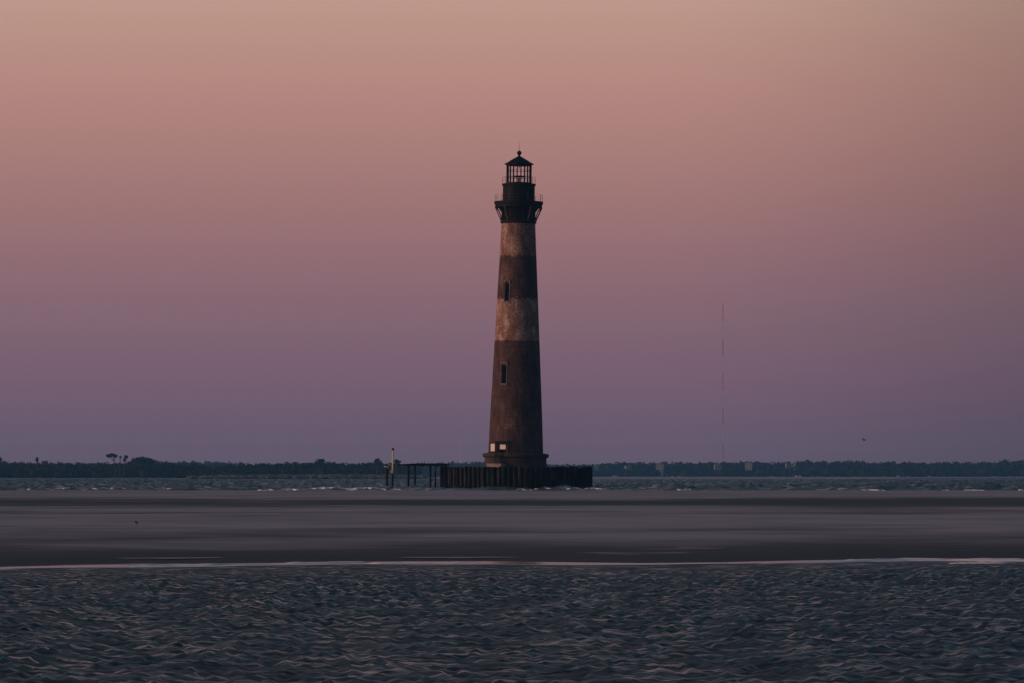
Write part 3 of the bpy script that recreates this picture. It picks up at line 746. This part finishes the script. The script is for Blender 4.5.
def tree(name, px, d, top_py, crown, label, kind, group=None, lean=0.0):
    """crown: list of (dx_px, py, wx_px, hz_px) clumps; trunk up to the crown."""
    s = d / F; x0 = X(px, d); o = empty(name, (x0, d, .6), label, 'tree', group)
    tops = Z(top_py, d) - .6
    m = MB(); lx = lean * s
    m.tube([(0, 0, -.6), (lx * .15, 0, tops * .35), (lx * .6, .1, tops * .7), (lx, 0, tops * .92)], [.34, .28, .22, .12], 8)
    for i, (dx, py, wx, hz) in enumerate(crown):
        cz = Z(py, d) - .6
        m.tube([(lx * .6, .1, tops * .68), ((lx * .5 + dx * s) / 1.5, 0, cz - hz * s * .6), (dx * s, 0, cz)], [.16, .12, .06], 6)
    m.build('trunk', M['bark'], o)
    V = []; Fc = []
    for dx, py, wx, hz in crown:
        c = (dx * s, random.uniform(-.5, .5), Z(py, d) - .6); rad = (wx * s, wx * s * .9, hz * s)
        mound(V, Fc, c, (rad[0] * .6, rad[1] * .6, rad[2] * .6)); leaf_cloud(V, Fc, c, rad, kind, .5)
    if V:
        me = bpy.data.meshes.new('crown'); me.from_pydata(V, [], Fc); me.update(); me.materials.append(M['foliage'])
        c = bpy.data.objects.new('crown', me); COL.objects.link(c); c.parent = o
    return o
DT = 2322.0
tree('pine_tree', 116, DT, 455.2, [(-7, 456, 3.2, 1.6), (-4, 454.9, 3.2, 1.3), (-.5, 456, 2.4, 1.2)], 'tall umbrella shaped pine leaning left above the dark far shore', 70, lean=-2.5)
tree('bare_tree', 120.2, DT, 456.2, [(.4, 457.2, .7, .7)], 'thin nearly bare tree trunk between two small pines on the left shore', 14)
tree('pine_tree', 123.6, DT, 456.4, [(2.6, 457, 1.8, 1.2), (1.2, 460, 1.4, 1.4)], 'small pine with tight round crown right of the umbrella shaped pine', 60, lean=2.4)
tree('oak_tree', 143, DT, 458.4, [(-6, 460.5, 6, 3), (0, 459.6, 7, 3), (7, 461, 7, 2.8), (1, 465, 13, 6)], 'broad low domed tree on the left shore right of the small pines', 110)
tree('round_tree', 322, DT, 459.2, [(0, 461, 3.2, 2.2), (-3, 463, 4, 4)], 'rounded tree rising above the middle of the left shore belt', 70)
tree('round_tree', 377, DT, 459, [(0, 460.6, 2.3, 1.9), (1, 463, 4.5, 4)], 'rounded dark tree at the right end of the left shore, beside the gull pile', 70)
tree('round_tree', 397, DT, 460, [(0, 461.8, 3.0, 2.2), (0, 465, 5, 5)], 'rounded dark tree behind the yellow marker pole', 70)
tree('bare_tree', 37.5, DT, 456.6, [(0, 459.5, 1.6, 3.0)], 'slim sparse tree poking above the left end of the far shore', 22)
tree('round_tree', -1, DT, 457.4, [(0, 459.4, 3.2, 2.4), (-2, 463, 5, 4)], 'rounded tree cut by the left edge of the picture', 70)

# ------------------------------------------------------------------ far houses
def house(px, py_eave, wpx, hroof, d, label, rot=0.0, tower=False):
    s = d / F; o = empty('house', (X(px, d), d, .6), label, 'house', 'pale houses among the trees of the farthest shore', rot=(0, 0, rot))
    w = wpx * s; zt = Z(py_eave, d) - .6; dp = w * .8
    m = MB(); m.box((0, 0, zt / 2 - .4), (w, dp, zt + .8)); wall = m.build('wall', M['house_wall'], o)
    e = .35; hr = hroof * s
    m = MB(); a = w / 2 + e; b_ = dp / 2 + e
    m.add([(-a, -b_, zt), (a, -b_, zt), (a, b_, zt), (-a, b_, zt), (-a * .45, 0, zt + hr), (a * .45, 0, zt + hr)], [(0, 1, 5, 4), (2, 3, 4, 5), (1, 2, 5), (3, 0, 4), (3, 2, 1, 0)])
    m.build('roof', M['house_roof'], o)
    for i in range(2):
        for j in range(2):
            m = MB(); m.box(((i - .5) * w * .5, -dp / 2 - .03, zt - 1.6 - j * 3.0), (w * .16, .08, 1.4)); m.build('window', M['glass_dark'], o)
DH = 3664.0
house(596, 466.2, 4.2, 1.4, DH, 'narrow pale house on the far shore just right of the sheet pile wall')
house(628, 466.6, 6.0, 1.2, DH, 'dim pale house in the trees between the sheet pile wall and the radio mast', R(20))
house(660, 465.0, 7.5, 1.8, DH, 'wide pale house with broad roof left of the radio mast', R(-10))
house(717.5, 465.4, 6.5, 2.0, DH, 'bright pale house directly below the radio mast', R(8))
house(749, 463.4, 7.0, 1.0, DH, 'pale house half hidden by trees right of the radio mast', R(-15))
house(788, 463.8, 5.0, 1.0, DH, 'rightmost of the small pale houses on the far shore', R(12))

# ------------------------------------------------------------------ masts
def lattice(px, top_py, d, width, segs, label):
    x0 = X(px, d); hgt = Z(top_py, d) - .6
    o = empty('radio_mast', (x0, d, .6), label, 'mast')
    legs = [(width / math.sqrt(3) * math.cos(a), width / math.sqrt(3) * math.sin(a)) for a in (R(90), R(210), R(330))]
    for i in range(segs):
        z0, z1 = hgt * i / segs, hgt * (i + 1) / segs; m = MB(); nb = 6
        for x, y in legs: m.tube([(x, y, z0), (x, y, z1)], .075, 5)
        for b_ in range(nb):
            za, zb = z0 + (z1 - z0) * b_ / nb, z0 + (z1 - z0) * (b_ + 1) / nb
            for q in range(3):
                p, r = legs[q], legs[(q + 1) % 3]
                if b_ % 2: p, r = r, p
                m.tube([(p[0], p[1], za), (r[0], r[1], zb)], .04, 4); m.tube([(p[0], p[1], zb), (r[0], r[1], zb)], .04, 4)
        sec = m.build('mast_section', M['mast_red'] if i % 2 == 1 else M['mast_white'], o)
    m = MB()
    for k in range(3):
        a = R(90 + 120 * k)
        for t in (.45, .92): m.tube([(0, 0, hgt * t), (hgt * .5 * math.cos(a) * t, hgt * .5 * math.sin(a) * t, 0)], .02, 4)
    m.build('guy_wire', M['rail'], o)
lattice(723, 304, 4100, .8, 10, 'tall slim red and white radio mast fading into the sky at right')
dm = 4000.0
o = empty('slim_mast', (X(461, dm), dm, .6), 'faint thin white mast on the far shore just left of the lighthouse base', 'mast')
m = MB(); m.tube([(0, 0, 0), (0, 0, Z(439, dm) - .6)], [.4, .16], 8); m.build('pole', M['mast_pale'], o)
m = MB(); m.lathe([(1.2, -.5), (1.2, .5), (.3, .7)], 10); m.build('base_block', M['concrete'], o)

# ------------------------------------------------------------------ haze
hz, nt, b = newmat('sea_haze')
nt.nodes.remove(b); pv = nt.nodes.new('ShaderNodeVolumePrincipled'); nt.links.new(pv.outputs[0], nt.nodes['Material Output'].inputs['Volume'])
pv.inputs['Color'].default_value = (.20, .58, 1.0, 1); pv.inputs['Density'].default_value = 0.92e-4; pv.inputs['Anisotropy'].default_value = 0.0
mb = MB(); mb.box((0, 2200, 98), (3000, 4800, 200)); tag(mb.build('haze', hz), kind='stuff')

# ------------------------------------------------------------------ light
PHI, ELEV = 77.0, 5.0
sd = Vector((-math.sin(R(PHI)) * math.cos(R(ELEV)), -math.cos(R(PHI)) * math.cos(R(ELEV)), math.sin(R(ELEV))))
sun = bpy.data.lights.new('sun', 'SUN'); sun.energy = 3.2; sun.angle = R(34); sun.color = (1.0, .54, .38)
so = bpy.data.objects.new('sun', sun); COL.objects.link(so); so.rotation_euler = sd.to_track_quat('Z', 'Y').to_euler()

w = bpy.data.worlds.new('World'); scene.world = w; w.use_nodes = True; nt = w.node_tree; L = nt.links
bg = nt.nodes['Background']; bg.inputs['Strength'].default_value = .1
sky = N(nt, 'ShaderNodeTexSky', sky_type='NISHITA'); sky.sun_disc = False; sky.sun_elevation = R(ELEV); sky.sun_rotation = R(180 + PHI)
sky.altitude = 0; sky.air_density = 1.0; sky.dust_density = 1.5; sky.ozone_density = 2.0
tc = N(nt, 'ShaderNodeTexCoord'); sep = N(nt, 'ShaderNodeSeparateXYZ'); L.new(tc.outputs['Generated'], sep.inputs[0])
def lin(c): return tuple((k / 255 / 12.92 if k / 255 <= .04045 else ((k / 255 + .055) / 1.055) ** 2.4) for k in c)
EL = .16
def el(py): return max(0, (YH - py) / F) / EL
SK = [(476, (103, 86, 101)), (455, (110, 89, 107)), (420, (122, 92, 110)), (390, (132, 95, 111)), (350, (143, 101, 113)), (300, (155, 109, 115)), (250, (165, 116, 117)),
      (200, (175, 124, 119)), (150, (184, 133, 124)), (100, (192, 141, 130)), (50, (197, 150, 135)), (0, (202, 160, 143))]
rp = ramp(nt, [(el(p), lin(c)) for p, c in SK] + [(1.0, lin((190, 158, 145)))])
mr = N(nt, 'ShaderNodeMapRange'); mr.inputs['From Max'].default_value = EL; L.new(sep.outputs[2], mr.inputs['Value']); L.new(mr.outputs[0], rp.inputs[0])
# the afterglow weakens away from the sun, to the right
az = N(nt, 'ShaderNodeMapRange'); az.interpolation_type = 'SMOOTHSTEP'; az.inputs['From Min'].default_value = .03; az.inputs['From Max'].default_value = .17; az.inputs['To Min'].default_value = 1.0; az.inputs['To Max'].default_value = .62
L.new(sep.outputs[0], az.inputs['Value'])
# gradient is in final radiance; the background strength is .1
k10 = N(nt, 'ShaderNodeMath', operation='MULTIPLY'); L.new(az.outputs[0], k10.inputs[0]); k10.inputs[1].default_value = 10.0
sc = N(nt, 'ShaderNodeVectorMath', operation='SCALE'); L.new(rp.outputs[0], sc.inputs[0]); L.new(k10.outputs[0], sc.inputs['Scale'])
tint = N(nt, 'ShaderNodeMix', data_type='RGBA', blend_type='MULTIPLY'); tint.inputs[0].default_value = 1; tint.inputs[7].default_value = (.73, .84, .93, 1)
L.new(sky.outputs[0], tint.inputs[6])
up = N(nt, 'ShaderNodeMapRange'); up.interpolation_type = 'SMOOTHSTEP'; up.inputs['From Min'].default_value = .117; up.inputs['From Max'].default_value = .15; L.new(sep.outputs[2], up.inputs['Value'])
mx = N(nt, 'ShaderNodeMix', data_type='RGBA'); L.new(up.outputs[0], mx.inputs[0]); L.new(sc.outputs[0], mx.inputs[6]); L.new(tint.outputs[2], mx.inputs[7])
L.new(mx.outputs[2], bg.inputs['Color'])

# ------------------------------------------------------------------ camera, render
cam = bpy.data.cameras.new('camera'); co = bpy.data.objects.new('camera', cam); COL.objects.link(co)
cam.sensor_width = 36; cam.lens = F / 1024 * 36; cam.clip_start = 1; cam.clip_end = 30000
co.location = (0, 0, H); co.rotation_euler = (R(90) + math.atan((YH - CY) / F), 0, 0)
scene.camera = co
vs_ = scene.view_settings; vs_.view_transform = 'Standard'; vs_.look = 'None'; vs_.exposure = 0; vs_.gamma = 1; vs_.use_curve_mapping = False
scene.cycles.use_denoising = True; scene.cycles.max_bounces = 5; scene.cycles.volume_bounces = 1
